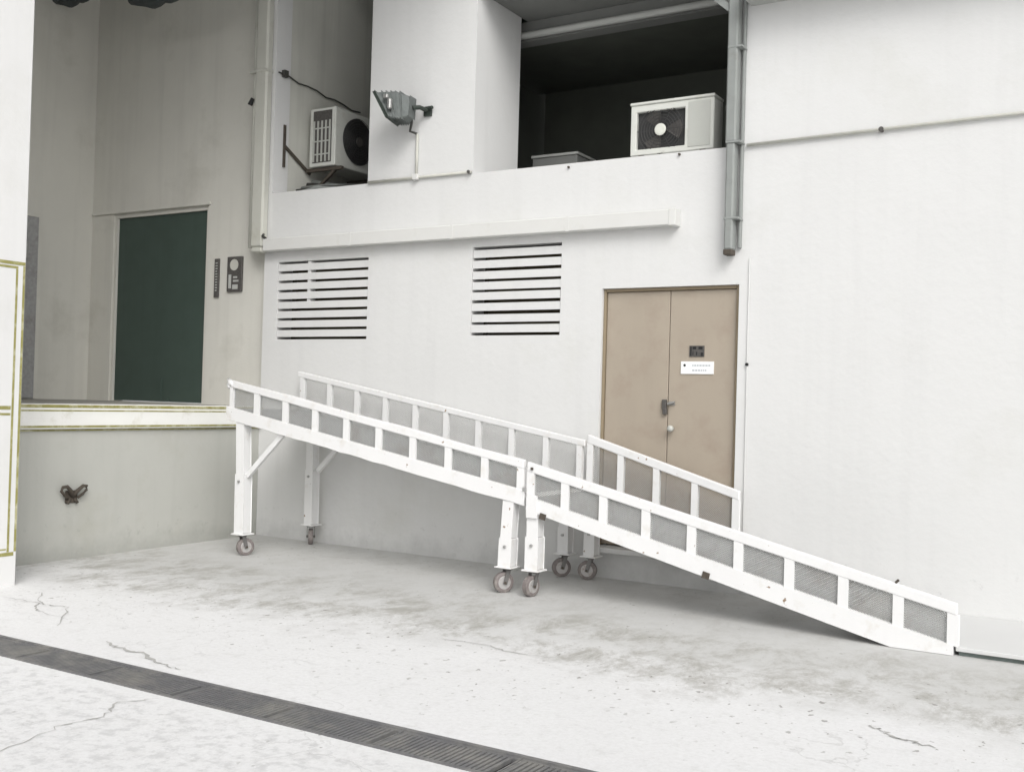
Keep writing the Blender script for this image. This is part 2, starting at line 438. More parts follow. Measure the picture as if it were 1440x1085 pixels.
# louvre vents
def vent(x0, x1, z0, z1, gaps, lbl, mull=None):
    fr = BM()
    box(fr, (x0-.02, .30, z0-.02), (x1+.02, .33, z1+.02))
    v = link('louvre_vent', fr, M_cavity, bld, label=lbl)
    s = BM(); box(s, (x0-.02, .221, z0-.02), (x0-.001, .30, z1+.02)); box(s, (x1+.001, .221, z0-.02), (x1+.02, .30, z1+.02))
    box(s, (x0-.02, .221, z0-.02), (x1+.02, .30, z0-.001)); box(s, (x0-.02, .221, z1+.001), (x1+.02, .30, z1+.02))
    link('vent_box', s, M_cavity, v)
    pitch = (z1-z0-gaps)/9.0 + gaps/9.0*0
    step = (z1 - z0)/9.0 if False else (z1 - z0 + (z1-z0)*0)/9.0
    n = 8
    g = .027
    hh = ((z1-z0) - 9*g)/8
    proto = None
    for i in range(n):
        za = z0 + g + i*(hh+g)
        if proto is None:
            b_ = BM()
            # sloping slat: the front edge hangs lower than the back
            prism = [(.004, 0), (.004, hh), (.05, hh+.004), (.10, hh+.006), (.10, hh-.006), (.05, .012)]
            a = [b_.verts.new((x0+.004, y, za+z)) for y, z in prism]
            c = [b_.verts.new((x1-.004, y, za+z)) for y, z in prism]
            b_.faces.new(a); b_.faces.new(c[::-1])
            for k in range(6): b_.faces.new((a[k], a[(k+1) % 6], c[(k+1) % 6], c[k]))
            proto = link('slat', b_, M_wall, v)
        else:
            d = proto.copy(); COL.objects.link(d); d.parent = v
            d.location = (0, 0, za - (z0+g)); d.rotation_euler = (random.uniform(-.015, .015)*0, random.uniform(-.0015, .0015), 0)
    if mull:
        b_ = BM(); box(b_, (mull-.02, .012, z0+.35), (mull+.02, .09, z1-.002)); link('mullion', b_, M_wall, v)
vent(.20, 1.40, 2.055, 2.865, .026, 'slatted wall vent nearer the loading dock', .62)
vent(2.63, 3.57, 2.08, 2.90, .026, 'slatted wall vent nearer the tan door')

# tan double door
fr = BM()
box(fr, (3.981, .03, .271), (4.003, .20, 2.474)); box(fr, (5.170, .03, .271), (5.199, .20, 2.474)); box(fr, (4.004, .03, 2.448), (5.169, .20, 2.474))
door = link('double_door', fr, M_dframe, bld, label='tan double door behind the far ramp rail', bevel=.003)
for a, b_ in ((4.006, 4.586), (4.592, 5.167)):
    q = BM(); box(q, (a, .055, .285), (b_, .105, 2.445)); link('door_leaf', q, M_brown, door, bevel=.003)
q = BM(); box(q, (4.026, .11, .271), (5.154, .14, 2.43)); link('door_backing', q, M_dframe, door)
q = BM(); box(q, (4.545, .025, 1.455), (4.585, .054, 1.535)); box(q, (4.555, .02, 1.41), (4.59, .05, 1.46)); link('door_hasp', q, M_plate, door, bevel=.004)
q = BM(); tube(q, [(4.598, .03, 1.50), (4.66, .03, 1.515)], .011); box(q, (4.60, .045, 1.49), (4.655, .054, 1.52)); link('door_bolt', q, M_steel, door)
q = BM(); tube(q, [(4.642, .054, 1.295), (4.642, .02, 1.295), (4.642, .015, 1.295), (4.642, -.015, 1.295), (4.642, -.03, 1.295)], [.012, .012, .024, .027, .014], 14)
link('door_knob', q, M_acgrey, door, smooth=True)
q = BM(); box(q, (4.77, .048, 1.895), (4.90, .054, 1.985)); link('door_plate', q, M_plate, door, label='small dark plate above the white sign')
q = BM(); box(q, (4.70, .046, 1.752), (4.985, .0545, 1.855)); sg = link('door_sign', q, M_sign, door, label='white sign plate on the right door leaf')
q = BM(); box(q, (3.97, -.10, .225), (5.21, .20, .268)); link('door_sill', q, M_wall, bld, bevel=.006)
# unreadable print on the plates (too small to read in the photograph): a mark and two broken rows
q = BM(); tube(q, [(4.733, .0455, 1.823), (4.733, .0445, 1.823)], .011, 12)
link('sign_mark', q, M_black, door)
q = BM(); x = 4.80
for row, z, xs, xe in ((0, 1.822, 4.80, 4.96), (1, 1.782, 4.80, 4.93)):
    x = xs
    while x < xe:
        l = random.uniform(.010, .022); box(q, (x, .0445, z-.006), (min(x+l, xe), .0458, z+.006)); x += l+.006
link('sign_print', q, M_ink, door)['kind'] = 'stuff'
q = BM()
for (a, b_, c, d) in ((4.778,4.79,1.90,1.978),(4.80,4.83,1.955,1.978),(4.85,4.885,1.955,1.978),(4.80,4.806,1.905,1.94),(4.83,4.84,1.905,1.935),(4.87,4.89,1.90,1.93)):
    box(q, (a, .0462, c), (b_, .0478, d))
link('plate_print', q, M_black, door)['kind'] = 'stuff'

# loading alcove: back wall, left return wall, header, doors
AY = .10
bm = BM(); sheet_holes(bm, -2.95, -.002, 1.20, NT, AY, AY+.2, [(-2.56, -.965, 1.352, 3.56)]); link('alcove_wall', bm, M_alcove, bld)
bm = BM(); box(bm, (-3.15, -6.0, 1.20), (-2.952, AY+.2, NT)); link('alcove_side_wall', bm, M_alcove, bld)
bm = BM(); box(bm, (-2.948, AY-.02, 3.565), (-.93, AY-.001, 3.595)); link('door_header_trim', bm, M_alcove, bld, bevel=.004)
fr = BM()
box(fr, (-2.559, AY+.02, 1.353), (-2.52, AY+.16, 3.559)); box(fr, (-1.01, AY+.02, 1.353), (-.966, AY+.16, 3.559)); box(fr, (-2.519, AY+.02, 3.515), (-1.011, AY+.16, 3.559))
gd = link('green_door', fr, M_alcove, bld, label='dark green flush door above the loading dock')
q = BM(); box(q, (-2.518, AY+.05, 1.36), (-1.012, AY+.10, 3.513)); link('door_leaf', q, M_green, gd)
q = BM(); box(q, (-1.74, AY+.035, 1.365), (-1.69, AY+.0495, 1.62)); box(q, (-1.74, AY+.036, 1.365), (-1.56, AY+.0485, 1.39)); link('door_bolt', q, M_green, gd)
# grey door in the left return wall
fr = BM(); box(fr, (-2.951, -.64, 1.352), (-2.915, -.60, 3.47)); box(fr, (-2.951, -1.70, 3.43), (-2.915, -.64, 3.47)); box(fr, (-2.951, -1.74, 1.352), (-2.915, -1.70, 3.47))
g2 = link('grey_door', fr, M_alcove, bld, label='speckled grey door at the far left of the alcove')
q = BM(); box(q, (-2.951, -1.70, 1.36), (-2.92, -.64, 3.428)); link('door_leaf', q, M_gdoor, g2)
q = BM(); tube(q, [(-2.92,-.80,2.95),(-2.89,-.80,2.95),(-2.89,-.80,3.12),(-2.92,-.80,3.12)], .016); link('door_handle', q, M_steel, g2)

# plaques by the green door
sgn = thing('wall_plaque', (-0.795, AY, 2.53), 'narrow dark upright plaque just right of the green door', 'plaque')
q = BM(); box(q, (-0.830, AY-.022, 2.53), (-0.760, AY-.001, 2.955)); link('plate', q, M_plate, sgn, bevel=.003)
q = BM()
for k in range(11): box(q, (-0.810, AY-.0235, 2.60+k*.03), (-.785+random.uniform(0,.01), AY-.0215, 2.612+k*.03))
link('print', q, M_beam, sgn)
sgn = thing('wall_notice', (-0.505, AY, 2.58), 'dark notice board with pale round patch on the wall right of the plaque', 'notice')
q = BM(); box(q, (-0.625, AY-.03, 2.585), (-0.405, AY-.001, 2.965)); link('board', q, M_plate, sgn, bevel=.004)
q = BM(); tube(q, [(-0.515, AY-.031, 2.875), (-0.515, AY-.034, 2.875)], .062, 18); link('round_patch', q, M_cpipe, sgn)
q = BM(); box(q, (-0.595, AY-.033, 2.62), (-0.555, AY-.031, 2.77)); box(q, (-0.535, AY-.033, 2.61), (-0.455, AY-.031, 2.66)); box(q, (-0.525, AY-.033, 2.69), (-0.445, AY-.031, 2.71)); box(q, (-0.525, AY-.033, 2.73), (-0.465, AY-.031, 2.75)); link('print', q, M_beam, sgn)

# sagging tarpaulin at the head of the alcove
tp = thing('rolled_tarpaulin', (-1.5, -.5, 5.6), 'dark rolled tarpaulin sagging across the top of the loading alcove', 'tarpaulin')
def sag(x0, x1, z, dip, nm):
    q = BM(); pts = []; rr = []
    for k in range(15):
        t = k/14
        pts.append((x0+(x1-x0)*t, -.5+.03*math.sin(9*t), z - dip*math.sin(math.pi*t) + .012*math.sin(23*t)))
        rr.append(.055+.02*math.sin(7*t+1)+.008*math.sin(31*t))
    tube(q, pts, rr, 12); link(nm, q, M_tarp, tp, smooth=True)
sag(-1.62, -.15, 5.78, .12, 'fabric_roll'); sag(-3.0, -1.72, 6.03, .12, 'fabric_roll')
for x_, z_ in ((-1.67, 5.8), (-.2, 5.75), (-2.9, 6.0)):
    q = BM(); tube(q, [(x_, -.5, z_-.05), (x_, -.5, 6.448)], .008, 6); link('tie', q, M_cable, tp)

# ------------------------------------------------------------------ loading dock
dk = thing('loading_dock', (0, -1.6, 0), 'grey loading dock platform with white bumper strip edged in yellow', 'loading dock')
bm = BM(); box(bm, (-2.95, -5.8, -.2), (0, -.003, 1.13)); link('dock_face', bm, M_dock, dk)
bm = BM(); box(bm, (-2.95, -5.8, 1.131), (-.001, AY+.2-.002, 1.349)); link('platform', bm, M_slab, dk)
bm = BM(); box(bm, (.0, -5.8, 1.135), (.045, -.004, 1.352)); link('bumper_strip', bm, M_strip, dk, bevel=.008)
for z0, z1 in ((1.318, 1.345), (1.288, 1.300), (1.148, 1.166), (1.118, 1.132)):
    bm = BM(); yy0 = -5.8
    bm2 = box(bm, (.0455 if z0 > 1.134 else .001, yy0, z0), (.0475 if z0 > 1.134 else .012, -.006, z1)); link('yellow_stripe', bm2, M_yellow, dk)

bt = thing('mooring_cleat', (0, -2.26, .49), 'small rusty iron cleat with two loops bolted to the dock face', 'cleat')
q = BM(); box(q, (.001, -2.32, .49), (.018, -2.20, .60)); link('back_plate', q, M_iron, bt, bevel=.006)
for sgnm in (-1, 1):
    q = BM()
    tube(q, [(.025, -2.26, .555), (.05, -2.26+sgnm*.035, .60), (.06, -2.26+sgnm*.08, .64), (.055, -2.26+sgnm*.118, .635), (.045, -2.26+sgnm*.125, .60), (.04, -2.26+sgnm*.09, .565), (.03, -2.26+sgnm*.05, .535)],
         [.018, .018, .016, .015, .014, .013, .012], 8)
    link('loop', q, M_iron, bt, smooth=True)
    q = BM(); tube(q, [(.02, -2.26+sgnm*.02, .53), (.03, -2.26+sgnm*.05, .49)], .014, 8); link('foot', q, M_iron, bt, smooth=True)

# left pier
pr = thing('corner_pier', (.4, -4.4, 0), 'bright white pier at the left edge with olive yellow border lines', 'wall')
bm = BM(); box(bm, (-2.82, -7.6, -.2), (.76, -3.27, 6.44)); link('pier_body', bm, M_pier, pr, bevel=.01)
def ystripe(y0, y1, z0, z1):
    q = BM(); box(q, (.7605, y0, z0), (.7625, y1, z1)); link('yellow_stripe', q, M_yellow, pr)
ystripe(-3.298, -3.280, .255, 2.395)
ystripe(-3.355, -3.338, .255, 2.37)
ystripe(-7.5, -3.280, 2.40, 2.425); ystripe(-7.5, -3.338, 2.372, 2.390)
ystripe(-7.5, -3.362, 1.318, 1.345); ystripe(-7.5, -3.362, 1.275, 1.292)
ystripe(-7.5, -3.300, .225, .252); ystripe(-7.5, -3.362, .270, .282)

# ------------------------------------------------------------------ pipes, trunking
th = thing('cable_trunking', (.07, 0, 2.97), 'long white boxed trunking running over both wall vents', 'trunking')
q = BM(); box(q, (.07, -.11, 2.972), (4.665, -.002, 3.10)); link('casing', q, M_trunk, th, bevel=.006)
q = BM()
box(q, (.055, -.116, 2.968), (4.68, -.001, 2.9715)) if False else None
for x_ in (1.22, 2.44, 3.66):
    q = BM(); box(q, (x_, -.1115, 2.9708), (x_+.03, -.004, 3.1012)); link('joint_cover', q, M_trunk, th)
q = BM(); box(q, (4.62, -.114, 2.966), (4.682, -.003, 3.106)); link('end_cap', q, M_trunk, th, bevel=.004)
q = BM(); tube(q, [(.10,-.10,3.105), (.06,-.10,3.13), (.03,-.06,3.16)], .015, 8); link('cable_stub', q, M_cable, th)

pp = thing('painted_downpipe', (-.03, 0, 3.03), 'cream painted pipe running up the wall corner above the trunking end', 'pipe')
q = BM(); box(q, (-.125, -.10, 3.02), (.045, -.003, 6.44)); link('casing', q, M_cpipe, pp, bevel=.02)
q = BM(); tube(q, [(-.165, -.05, 3.02), (-.165, -.05, 6.4)], .022, 10); link('side_pipe', q, M_cpipe, pp, smooth=True)
q = BM(); box(q, (-.20, -.106, 4.87), (.050, -.004, 4.895)); link('strap', q, M_cpipe, pp, bevel=.003)
q = BM(); tube(q, [(-.14, -.105, 4.60), (-.175, -.11, 4.53)], [.02, .026], 8); link('bolt', q, M_black, pp)
q = BM(); box(q, (-.10, -.108, 2.965), (.048, -.003, 3.018)); link('outlet_box', q, M_cpipe, pp, bevel=.012)

dp = thing('grey_downpipe', (5.15, 0, 2.74), 'grey square downpipe ending above the tan door', 'downpipe')
q = BM()
for za, zb in ((2.74, 3.595), (3.60, 4.82)):
    box(q, (5.105 if za < 3 else 5.095, -.13, za), (5.175 if za < 3 else 5.18, -.02, zb))
link('pipe', q, M_pipe, dp, bevel=.012)
q = BM(); box(q, (5.195, -.045, 2.76), (5.215, -.004, 4.82)); link('pipe_shadow_strip', q, M_pipe, dp, bevel=.004)  # thin strip standing in for the pipe's dark shadow line on the wall
for z in (2.98, 3.59, 4.35):
    q = BM(); box(q, (5.10, -.1335, z), (5.222, -.010, z+.018)); link('bracket', q, M_pipe, dp, bevel=.003)
q = BM(); box(q, (5.10, -.125, 2.70), (5.17, -.025, 2.745)); link('outlet', q, M_iron, dp, bevel=.006)
q = BM(); prism_y(q, [(4.88, 4.83), (5.24, 4.83), (5.24, 4.95), (4.88, 4.95)], -.16, -.01); link('rain_hopper', q, M_pipe, dp, bevel=.01)
q = BM(); bar(q, (4.92, -.08, 4.84), (5.10, -.08, 4.68), .05, .05); link('strut', q, M_pipe, dp)

cd = thing('wall_conduit', (5.25, 0, 3.59), 'thin conduit running right across the white wall at upper sill height', 'conduit')
q = BM(); tube(q, [(5.24, -.022, 3.585), (7.0, -.022, 3.612), (9.5, -.022, 3.64)], .013, 8); link('pipe', q, M_cpipe, cd, smooth=True)
q = BM(); tube(q, [(6.28, -.001, 3.60), (6.28, -.04, 3.60)], .019, 10); link('junction_box', q, M_plate, cd)
cd = thing('sill_conduit', (1.4, 0, 3.6), 'thin conduit along the foot of the wall column under the floodlight', 'conduit')
q = BM(); tube(q, [(1.38, -.020, 3.60), (2.60, -.020, 3.60)], .014, 8); link('pipe', q, M_cpipe, cd, smooth=True)
q = BM(); tube(q, [(1.968, -.020, 3.60), (1.968, -.020, 4.02)], .013, 8); link('riser', q, M_cpipe, cd, smooth=True)
q = BM(); box(q, (1.935, -.05, 3.575), (2.0, -.003, 3.63)); link('junction_box', q, M_trunk, cd, bevel=.006)
q = BM(); tube(q, [(2.58, -.005, 3.60), (2.58, -.045, 3.60)], .016, 8); link('end_plug', q, M_plate, cd)
cd = thing('wall_cable', (5.285, 0, 1.0), 'faint thin white cable running down beside the tan door', 'cable')
q = BM(); tube(q, [(5.285, -.010, 2.68), (5.283, -.010, 1.9), (5.286, -.010, .9), (5.285, -.010, .06)], .004, 6); link('cable', q, M_wall, cd, smooth=True)
q = BM(); tube(q, [(5.283, -.004, 1.832), (5.283, -.022, 1.832)], .013, 8); link('clip', q, M_black, cd)
for i, (x_, z_) in enumerate(((4.66, 3.60), (3.62, 3.585))):
    q = BM(); tube(q, [(x_, -.001, z_-.03), (x_, -.02, z_-.03)], .010, 8)
    link('wall_bolt', q, M_iron, bld)

# ------------------------------------------------------------------ floodlight
fl = thing('floodlight', (2.05, 0, 4.16), 'grey cast floodlight on the white wall column, tilted down to the left', 'floodlight')
ctr = Vector((1.80, -.30, 4.215)); d = Vector((-.80, -.18, -.50)).normalized()
s = Vector((0, 1, 0)); s = (s - d*s.dot(d)).normalized(); u = s.cross(d)
def ring(c, a, b_):
    a *= .8; b_ *= .8
    return [c + s*(i*a) + u*(j*b_) for i, j in ((-1,-1),(1,-1),(1,1),(-1,1))]
def loft(bm, rs):
    R = [[bm.verts.new(p) for p in r] for r in rs]
    for A, B in zip(R, R[1:]):
        for k in range(4): bm.faces.new((A[k], A[(k+1) % 4], B[(k+1) % 4], B[k]))
    bm.faces.new(R[0]); bm.faces.new(R[-1][::-1])
back = Vector((2.02, -.18, 4.225))
def rg(t, a, b_):
    dd = (d*(1-t) + Vector((-.97, -.2, .05))*t).normalized()
    ss = (Vector((0,1,0)) - dd*dd.y).normalized(); uu = ss.cross(dd)
    c = ctr.lerp(back, t)
    a *= .8; b_ *= .8
    return [c + ss*(i*a) + uu*(j*b_) for i, j in ((-1,-1),(1,-1),(1,1),(-1,1))]
q = BM(); loft(q, [rg(.05, .140, .178), rg(.62, .132, .166), rg(.95, .085, .12), rg(1, .08, .115)]); link('housing', q, M_flood, fl, bevel=.008)
q = BM(); loft(q, [ring(ctr + d*.012, .155, .192), ring(ctr - d*.014, .155, .192)]); link('rim', q, M_floodrim, fl, bevel=.004)
q = BM(); loft(q, [ring(ctr + d*.017, .13, .165), ring(ctr + d*.0125, .13, .165)]); link('glass', q, M_glass, fl)
for k in range(5):
    t_ = .2 + .13*k; q = BM(); a = .149 - .004*k; b_ = .186 - .005*k
    loft(q, [rg(t_, a, b_), rg(t_+.025, a, b_)]); link('cooling_fin', q, M_flood, fl)
q = BM(); box(q, (1.86, -.435, 4.27), (1.91, -.40, 4.31)); link('latch', q, M_steel, fl, bevel=.006)
q = BM(); box(q, (1.90, -.425, 4.17), (1.94, -.38, 4.27)); link('gear_box', q, M_steel, fl, bevel=.01)
q = BM(); tube(q, [back, (2.06, -.12, 4.24), (2.08, -.04, 4.23)], .022, 8); box(q, (2.04, -.03, 4.18), (2.12, -.001, 4.27)); link('bracket', q, M_floodrim, fl)
q = BM(); tube(q, [(2.08, -.03, 4.24), (2.15, -.045, 4.25)], .018, 8); link('bracket_arm', q, M_floodrim, fl)
q = BM(); tube(q, [(2.0, -.17, 4.18), (1.97, -.12, 4.11), (1.915, -.07, 4.04), (1.965, -.02, 4.02)], .013, 8); link('cable', q, M_cable, fl, smooth=True)

# ------------------------------------------------------------------ air conditioners
def ac_front(x0, x1, y0, y1, z0, z1, fx, label):
    """fan face looks towards -y, solid service panel on the right of fx"""
    t = thing('air_conditioner_unit', ((x0+x1)/2, (y0+y1)/2, z0), label, 'air conditioner')
    q = BM(); sheet_holes(q, x0, x1, z0, z1, y0, y1, [(x0+.055, fx, z0+.05, z1-.06)]); link('casing', q, M_ac, t, bevel=.006)
    q = BM(); box(q, (x0+.04, y0+.04, z0+.03), (fx+.02, y0+.06, z1-.04)); link('shroud', q, M_acdark, t)
    q = BM(); box(q, (x0-.006, y0-.012, z1+.001), (x1+.006, y1+.006, z1+.025)); link('lid', q, M_ac, t, bevel=.006)
    q = BM(); box(q, (fx+.03, y0-.005, z0+.03), (x1-.03, y0-.001, z1-.02)); link('service_panel', q, M_acgrey, t, bevel=.002)
    c = Vector(((x0+.055+fx)/2, y0+.005, (z0+z1)/2-.01)); R = (fx-x0-.055)/2*.98
    q = BM()
    for k in range(1, 9): torus(q, c, (0,1,0), R*k/8.5, .0032, 28, 4)
    for k in range(12):
        a = math.pi*2*k/12; bar(q, c, c + Vector((math.cos(a), 0, math.sin(a)))*R, .004, .004, up=(0,1,0))
    link('fan_grille', q, M_acdark, t)
    q = BM()
    for k in range(3):
        a0 = k*2*math.pi/3
        P = [q.verts.new(c + Vector((math.cos(a0+a)*r, .022+.012*math.sin(a*2), math.sin(a0+a)*r))) for a, r in ((-.1,.04),(-.5,R*.85),(0,R*.92),(.45,R*.85),(.5,.05))]
        q.faces.new(P)
    link('fan_blade', q, M_plate, t)
    q = BM(); tube(q, [c, c - Vector((0,.008,0)), c - Vector((0,.012,0))], [.052,.052,.040], 18); link('fan_hub', q, M_hub, t)
    q = BM()
    for x_ in (x0+.08, x1-.12): box(q, (x_, y0, z0-.045), (x_+.05, y1, z0-.001))
    link('foot', q, M_iron, t)
ac_front(4.135, 4.893, .15, .36, 3.635, 4.068, 4.635, 'white air conditioner unit with pale fan hub on the sill of the dark opening')

t = thing('air_conditioner_unit', (.36, .85, 3.95), 'shaded air conditioner unit with slatted side in the left upper opening', 'air conditioner')
x0, x1, y0, y1, z0, z1 = .17, .53, .45, 1.28, 3.95, 4.58
q = BM(); box(q, (x0, y0, z0), (x1, y1, z1)); link('casing', q, M_ac, t, bevel=.008)
q = BM(); box(q, (x0+.05, y0-.004, z0+.04), (x1-.05, y0-.001, z1-.03)); link('side_recess', q, M_plate, t)
q = BM()
for k in range(5): box(q, (x0+.06+k*.055, y0-.014, z0+.05), (x0+.078+k*.055, y0-.0045, z1-.14))
for k in range(3): box(q, (x0+.055, y0-.0165, z0+.12+k*.14), (x1-.055, y0-.0145, z0+.135+k*.14))
link('side_slats', q, M_acgrey, t)
c = Vector((x1+.004, .82, 4.27)); R = .25
q = BM(); tube(q, [c, c + Vector((.006,0,0))], R, 32); link('fan_recess', q, M_acdark, t)
q = BM()
for k in range(1, 10): torus(q, c + Vector((.02,0,0)), (1,0,0), R*k/9, .0035, 28, 4)
for k in range(12):
    a = math.pi*2*k/12; bar(q, c + Vector((.02,0,0)), c + Vector((.02, math.cos(a)*R, math.sin(a)*R)), .004, .004, up=(1,0,0))
link('fan_grille', q, M_acdark, t)
q = BM(); tube(q, [c + Vector((.02,0,0)), c + Vector((.03,0,0))], .05, 16); link('fan_hub', q, M_plate, t)
st = thing('wall_bracket', (.2, .4, 3.75), 'dark steel bracket under the shaded air conditioner', 'bracket')
for y_ in (.5, 1.2):
    q = BM(); bar(q, (.09, y_, 3.925), (.60, y_, 3.925), .04, .035); bar(q, (.10, y_, 3.60), (.50, y_, 3.91), .03, .03); link('arm', q, M_iron, st)
q = BM(); box(q, (.085, .13, 3.90), (.10, .16, 4.35)) ; bar(q, (.10, .15, 4.12), (.10, .55, 3.90), .02, .03); link('upright', q, M_iron, st)
cb = thing('hanging_cable', (.1, .1, 4.87), 'dark cable sagging along the left wall of the upper opening', 'cable')
q = BM(); pts = [(.10, .02+.15*k, 4.88 + .015*math.sin(k*2.2) - .012*k) for k in range(10)]; tube(q, pts, .008, 6)
box(q, (.085, .08, 4.85), (.13, .14, 4.92)); link('cable', q, M_cable, cb)
q = BM(); tube(q, [(.5, 1.3, 4.60), (.62, 1.25, 4.72), (.75, 1.2, 4.80), (.95, 1.25, 5.0)], .02, 8); link('pipe', q, M_cable, cb)
jk = thing('pipe_bundle', (.7, .45, 3.58), 'dark tangle of pipes on the floor under the shaded air conditioner', 'pipes')
for k in range(5):
    q = BM(); a = random.uniform(-.06, .06)
    tube(q, [(.12, .25+.08*k, 3.62+.05*k), (.45, .28+.09*k+a, 3.68+.02*k), (.9, .35+.08*k-a, 3.63+.03*k), (1.34, .42+.07*k, 3.60+.03*k)], .022+.006*(k % 2), 8)
    link('pipe', q, M_cable if k % 2 else M_pipe, jk, smooth=True)
bx = thing('metal_box', (2.75, 1.5, 3.57), 'low grey metal box on the floor behind the column in the dark opening', 'box')
q = BM(); box(q, (2.45, 1.35, 3.58), (2.98, 1.75, 4.02)); link('body', q, M_soffit, bx, bevel=.01)
q = BM(); box(q, (2.44, 1.34, 4.022), (2.99, 1.76, 4.05)); link('lid', q, M_beam, bx, bevel=.005)
pb = thing('insulated_pipes', (5.0, .5, 3.58), 'pair of pale insulated pipes rising beside the white air conditioner', 'pipes')
for k, x_ in enumerate((4.955, 5.01)):
    q = BM(); tube(q, [(x_+.02, .25, 3.60), (x_+.02, .25, 3.85), (x_+.01, .26, 4.0), (x_-.01, .4, 4.10-.05*k)], .014, 8); link('pipe', q, M_soffit, pb, smooth=True)

# ------------------------------------------------------------------ trench drain
dr = thing('trench_drain', (7.5, -4.46, -.1), 'long dark slotted drain grating crossing the concrete in the foreground', 'drain')
q = BM()
box(q, (DX0, DY0, -.16), (DX1, DY1, -.14))
box(q, (DX0, DY0+.001, -.14), (DX1, DY0+.008, -.002)); box(q, (DX0, DY1-.008, -.14), (DX1, DY1-.001, -.002))
link('channel', q, M_trench, dr)
q = BM(); box(q, (DX0, DY0-.012, -.01), (DX1, DY0+.012, .004)); box(q, (DX0, DY1-.012, -.01), (DX1, DY1+.012, .004)); link('frame', q, M_grate, dr)
q = BM(); L = .62
X0 = DX0 + .004
for k in range(int(L/.026)-1):
    x_ = X0 + .012 + k*.026; box(q, (x_, DY0+.030, -.022), (x_+.016, DY1-.030, -.004))
box(q, (X0, DY0+.013, -.024), (X0+L-.006, DY0+.030, -.003)); box(q, (X0, DY1-.030, -.024), (X0+L-.006, DY1-.013, -.003))
box(q, (X0, DY0+.030, -.022), (X0+.009, DY1-.030, -.0045)); box(q, (X0+L-.015, DY0+.030, -.022), (X0+L-.006, DY1-.030, -.0045))
g0 = link('grate_panel', q, M_grate, dr)
for k in range(1, int((DX1-DX0)/L)):
    g = g0.copy(); COL.objects.link(g); g.parent = dr; g.location = (k*L, random.uniform(-.0015,.0015), random.uniform(-.001,.001))

# ------------------------------------------------------------------ ramps
YN, YF = -1.18, -.12
T1 = lambda x: 1.489 - .1735*x
R1 = lambda x: 1.747 - .181*x
F1 = lambda x: 1.835 - .169*x
T2 = lambda x: .748 - .2285*(x-4.033)
B2 = lambda x: max(.003, .632 - .2434*(x-4.075))
U2 = lambda x: .938 - .2285*(x-4.03)
F2 = lambda x: 1.213 - .29*(x-3.988)

def slab(bm, xa, xb, top, bot, y0, y1, n=8, wob=0):
    xs = [xa + (xb-xa)*k/n for k in range(n+1)]
    pts = [(x, top(x)) for x in xs] + [(x, bot(x) + (random.uniform(-wob, wob) if wob else 0)) for x in reversed(xs)]
    # extrude as quads
    N = len(xs); fa = [bm.verts.new((x, y0, z)) for x, z in pts]; fb = [bm.verts.new((x, y1, z)) for x, z in pts]
    for i in range(N-1):
        j = 2*N-1-i
        bm.faces.new((fa[i], fa[i+1], fa[j-1], fa[j])); bm.faces.new((fb[j], fb[j-1], fb[i+1], fb[i]))
    M_ = 2*N
    for i in range(M_):
        bm.faces.new((fa[i], fb[i], fb[(i+1) % M_], fa[(i+1) % M_]))
    return bm

def caster(leg, x, y, zt, yaw):
    r = .080
    q = BM(); box(q, (x-.075, y-.075, zt-.012), (x+.075, y+.075, zt-.001)); link('caster_plate', q, M_ramp, leg, bevel=.003)
    c = Vector((x + .03*math.cos(yaw), y + .03*math.sin(yaw), r)); ax = Vector((-math.sin(yaw), math.cos(yaw), 0))
    q = BM(); tube(q, [(x, y, zt-.013), (x, y, zt-.022)], .046, 16)
    for sgn_ in (-1, 1):
        a = Vector((x, y, zt-.022)) + ax*(sgn_*.036); b_ = c + ax*(sgn_*.036) - Vector((0, 0, .012))
        bar(q, a, b_, .005, .034, up=ax.cross(b_-a).normalized())
    bar(q, Vector((x, y, zt-.0245)) - ax*.0385, Vector((x, y, zt-.0245)) + ax*.0385, .05, .005)
    link('caster_fork', q, M_fork, leg)
    q = BM(); tube(q, [c - ax*.024, c - ax*.019, c + ax*.019, c + ax*.024], [r-.014, r, r, r-.014], 26); link('caster_wheel', q, M_tyre, leg)
    q = BM(); tube(q, [c - ax*.026, c - ax*.0245, c + ax*.0245, c + ax*.026], [.050, .052, .052, .050], 20); link('wheel_hub', q, M_hubm, leg)
    q = BM(); tube(q, [c - ax*.043, c + ax*.043], .011, 8); link('axle_bolt', q, M_iron, leg)

def leg(root, x, y0, y1, ztop, yaw, wd=.105, sleeve=.70, lean=0.0, name='leg'):
    zt = .205
    q = BM()
    n0 = [(x-wd*.43, ztop), (x+wd*.43, ztop), (x+wd*.43+lean, sleeve+.002), (x-wd*.43+lean, sleeve+.002)]
    prism_y(q, n0, y0+.006, y1-.006)
    l = link('leg', q, M_ramp, root, bevel=.005)
    q = BM(); prism_y(q, [(x-wd/2+lean, sleeve), (x+wd/2+lean, sleeve), (x+wd/2+lean*1.4, zt+.001), (x-wd/2+lean*1.4, zt+.001)], y0, y1); link('leg_sleeve', q, M_ramp, l, bevel=.005)
    q = BM(); tube(q, [(x+lean, y0-.016, sleeve-.06), (x+lean, y0+.001, sleeve-.06)], .012, 8); link('leg_pin', q, M_steel, l)
    caster(l, x+lean*1.4, (y0+y1)/2, zt, yaw)
    return l

def post(root, x, y0, y1, za, zb, wd=.060, slope=.18):
    q = BM(); h = wd/2
    prism_y(q, [(x-h, za+slope*h), (x+h, za-slope*h), (x+h, zb-slope*h), (x-h, zb+slope*h)], y0, y1)
    link('post', q, M_ramp, root, bevel=.003)

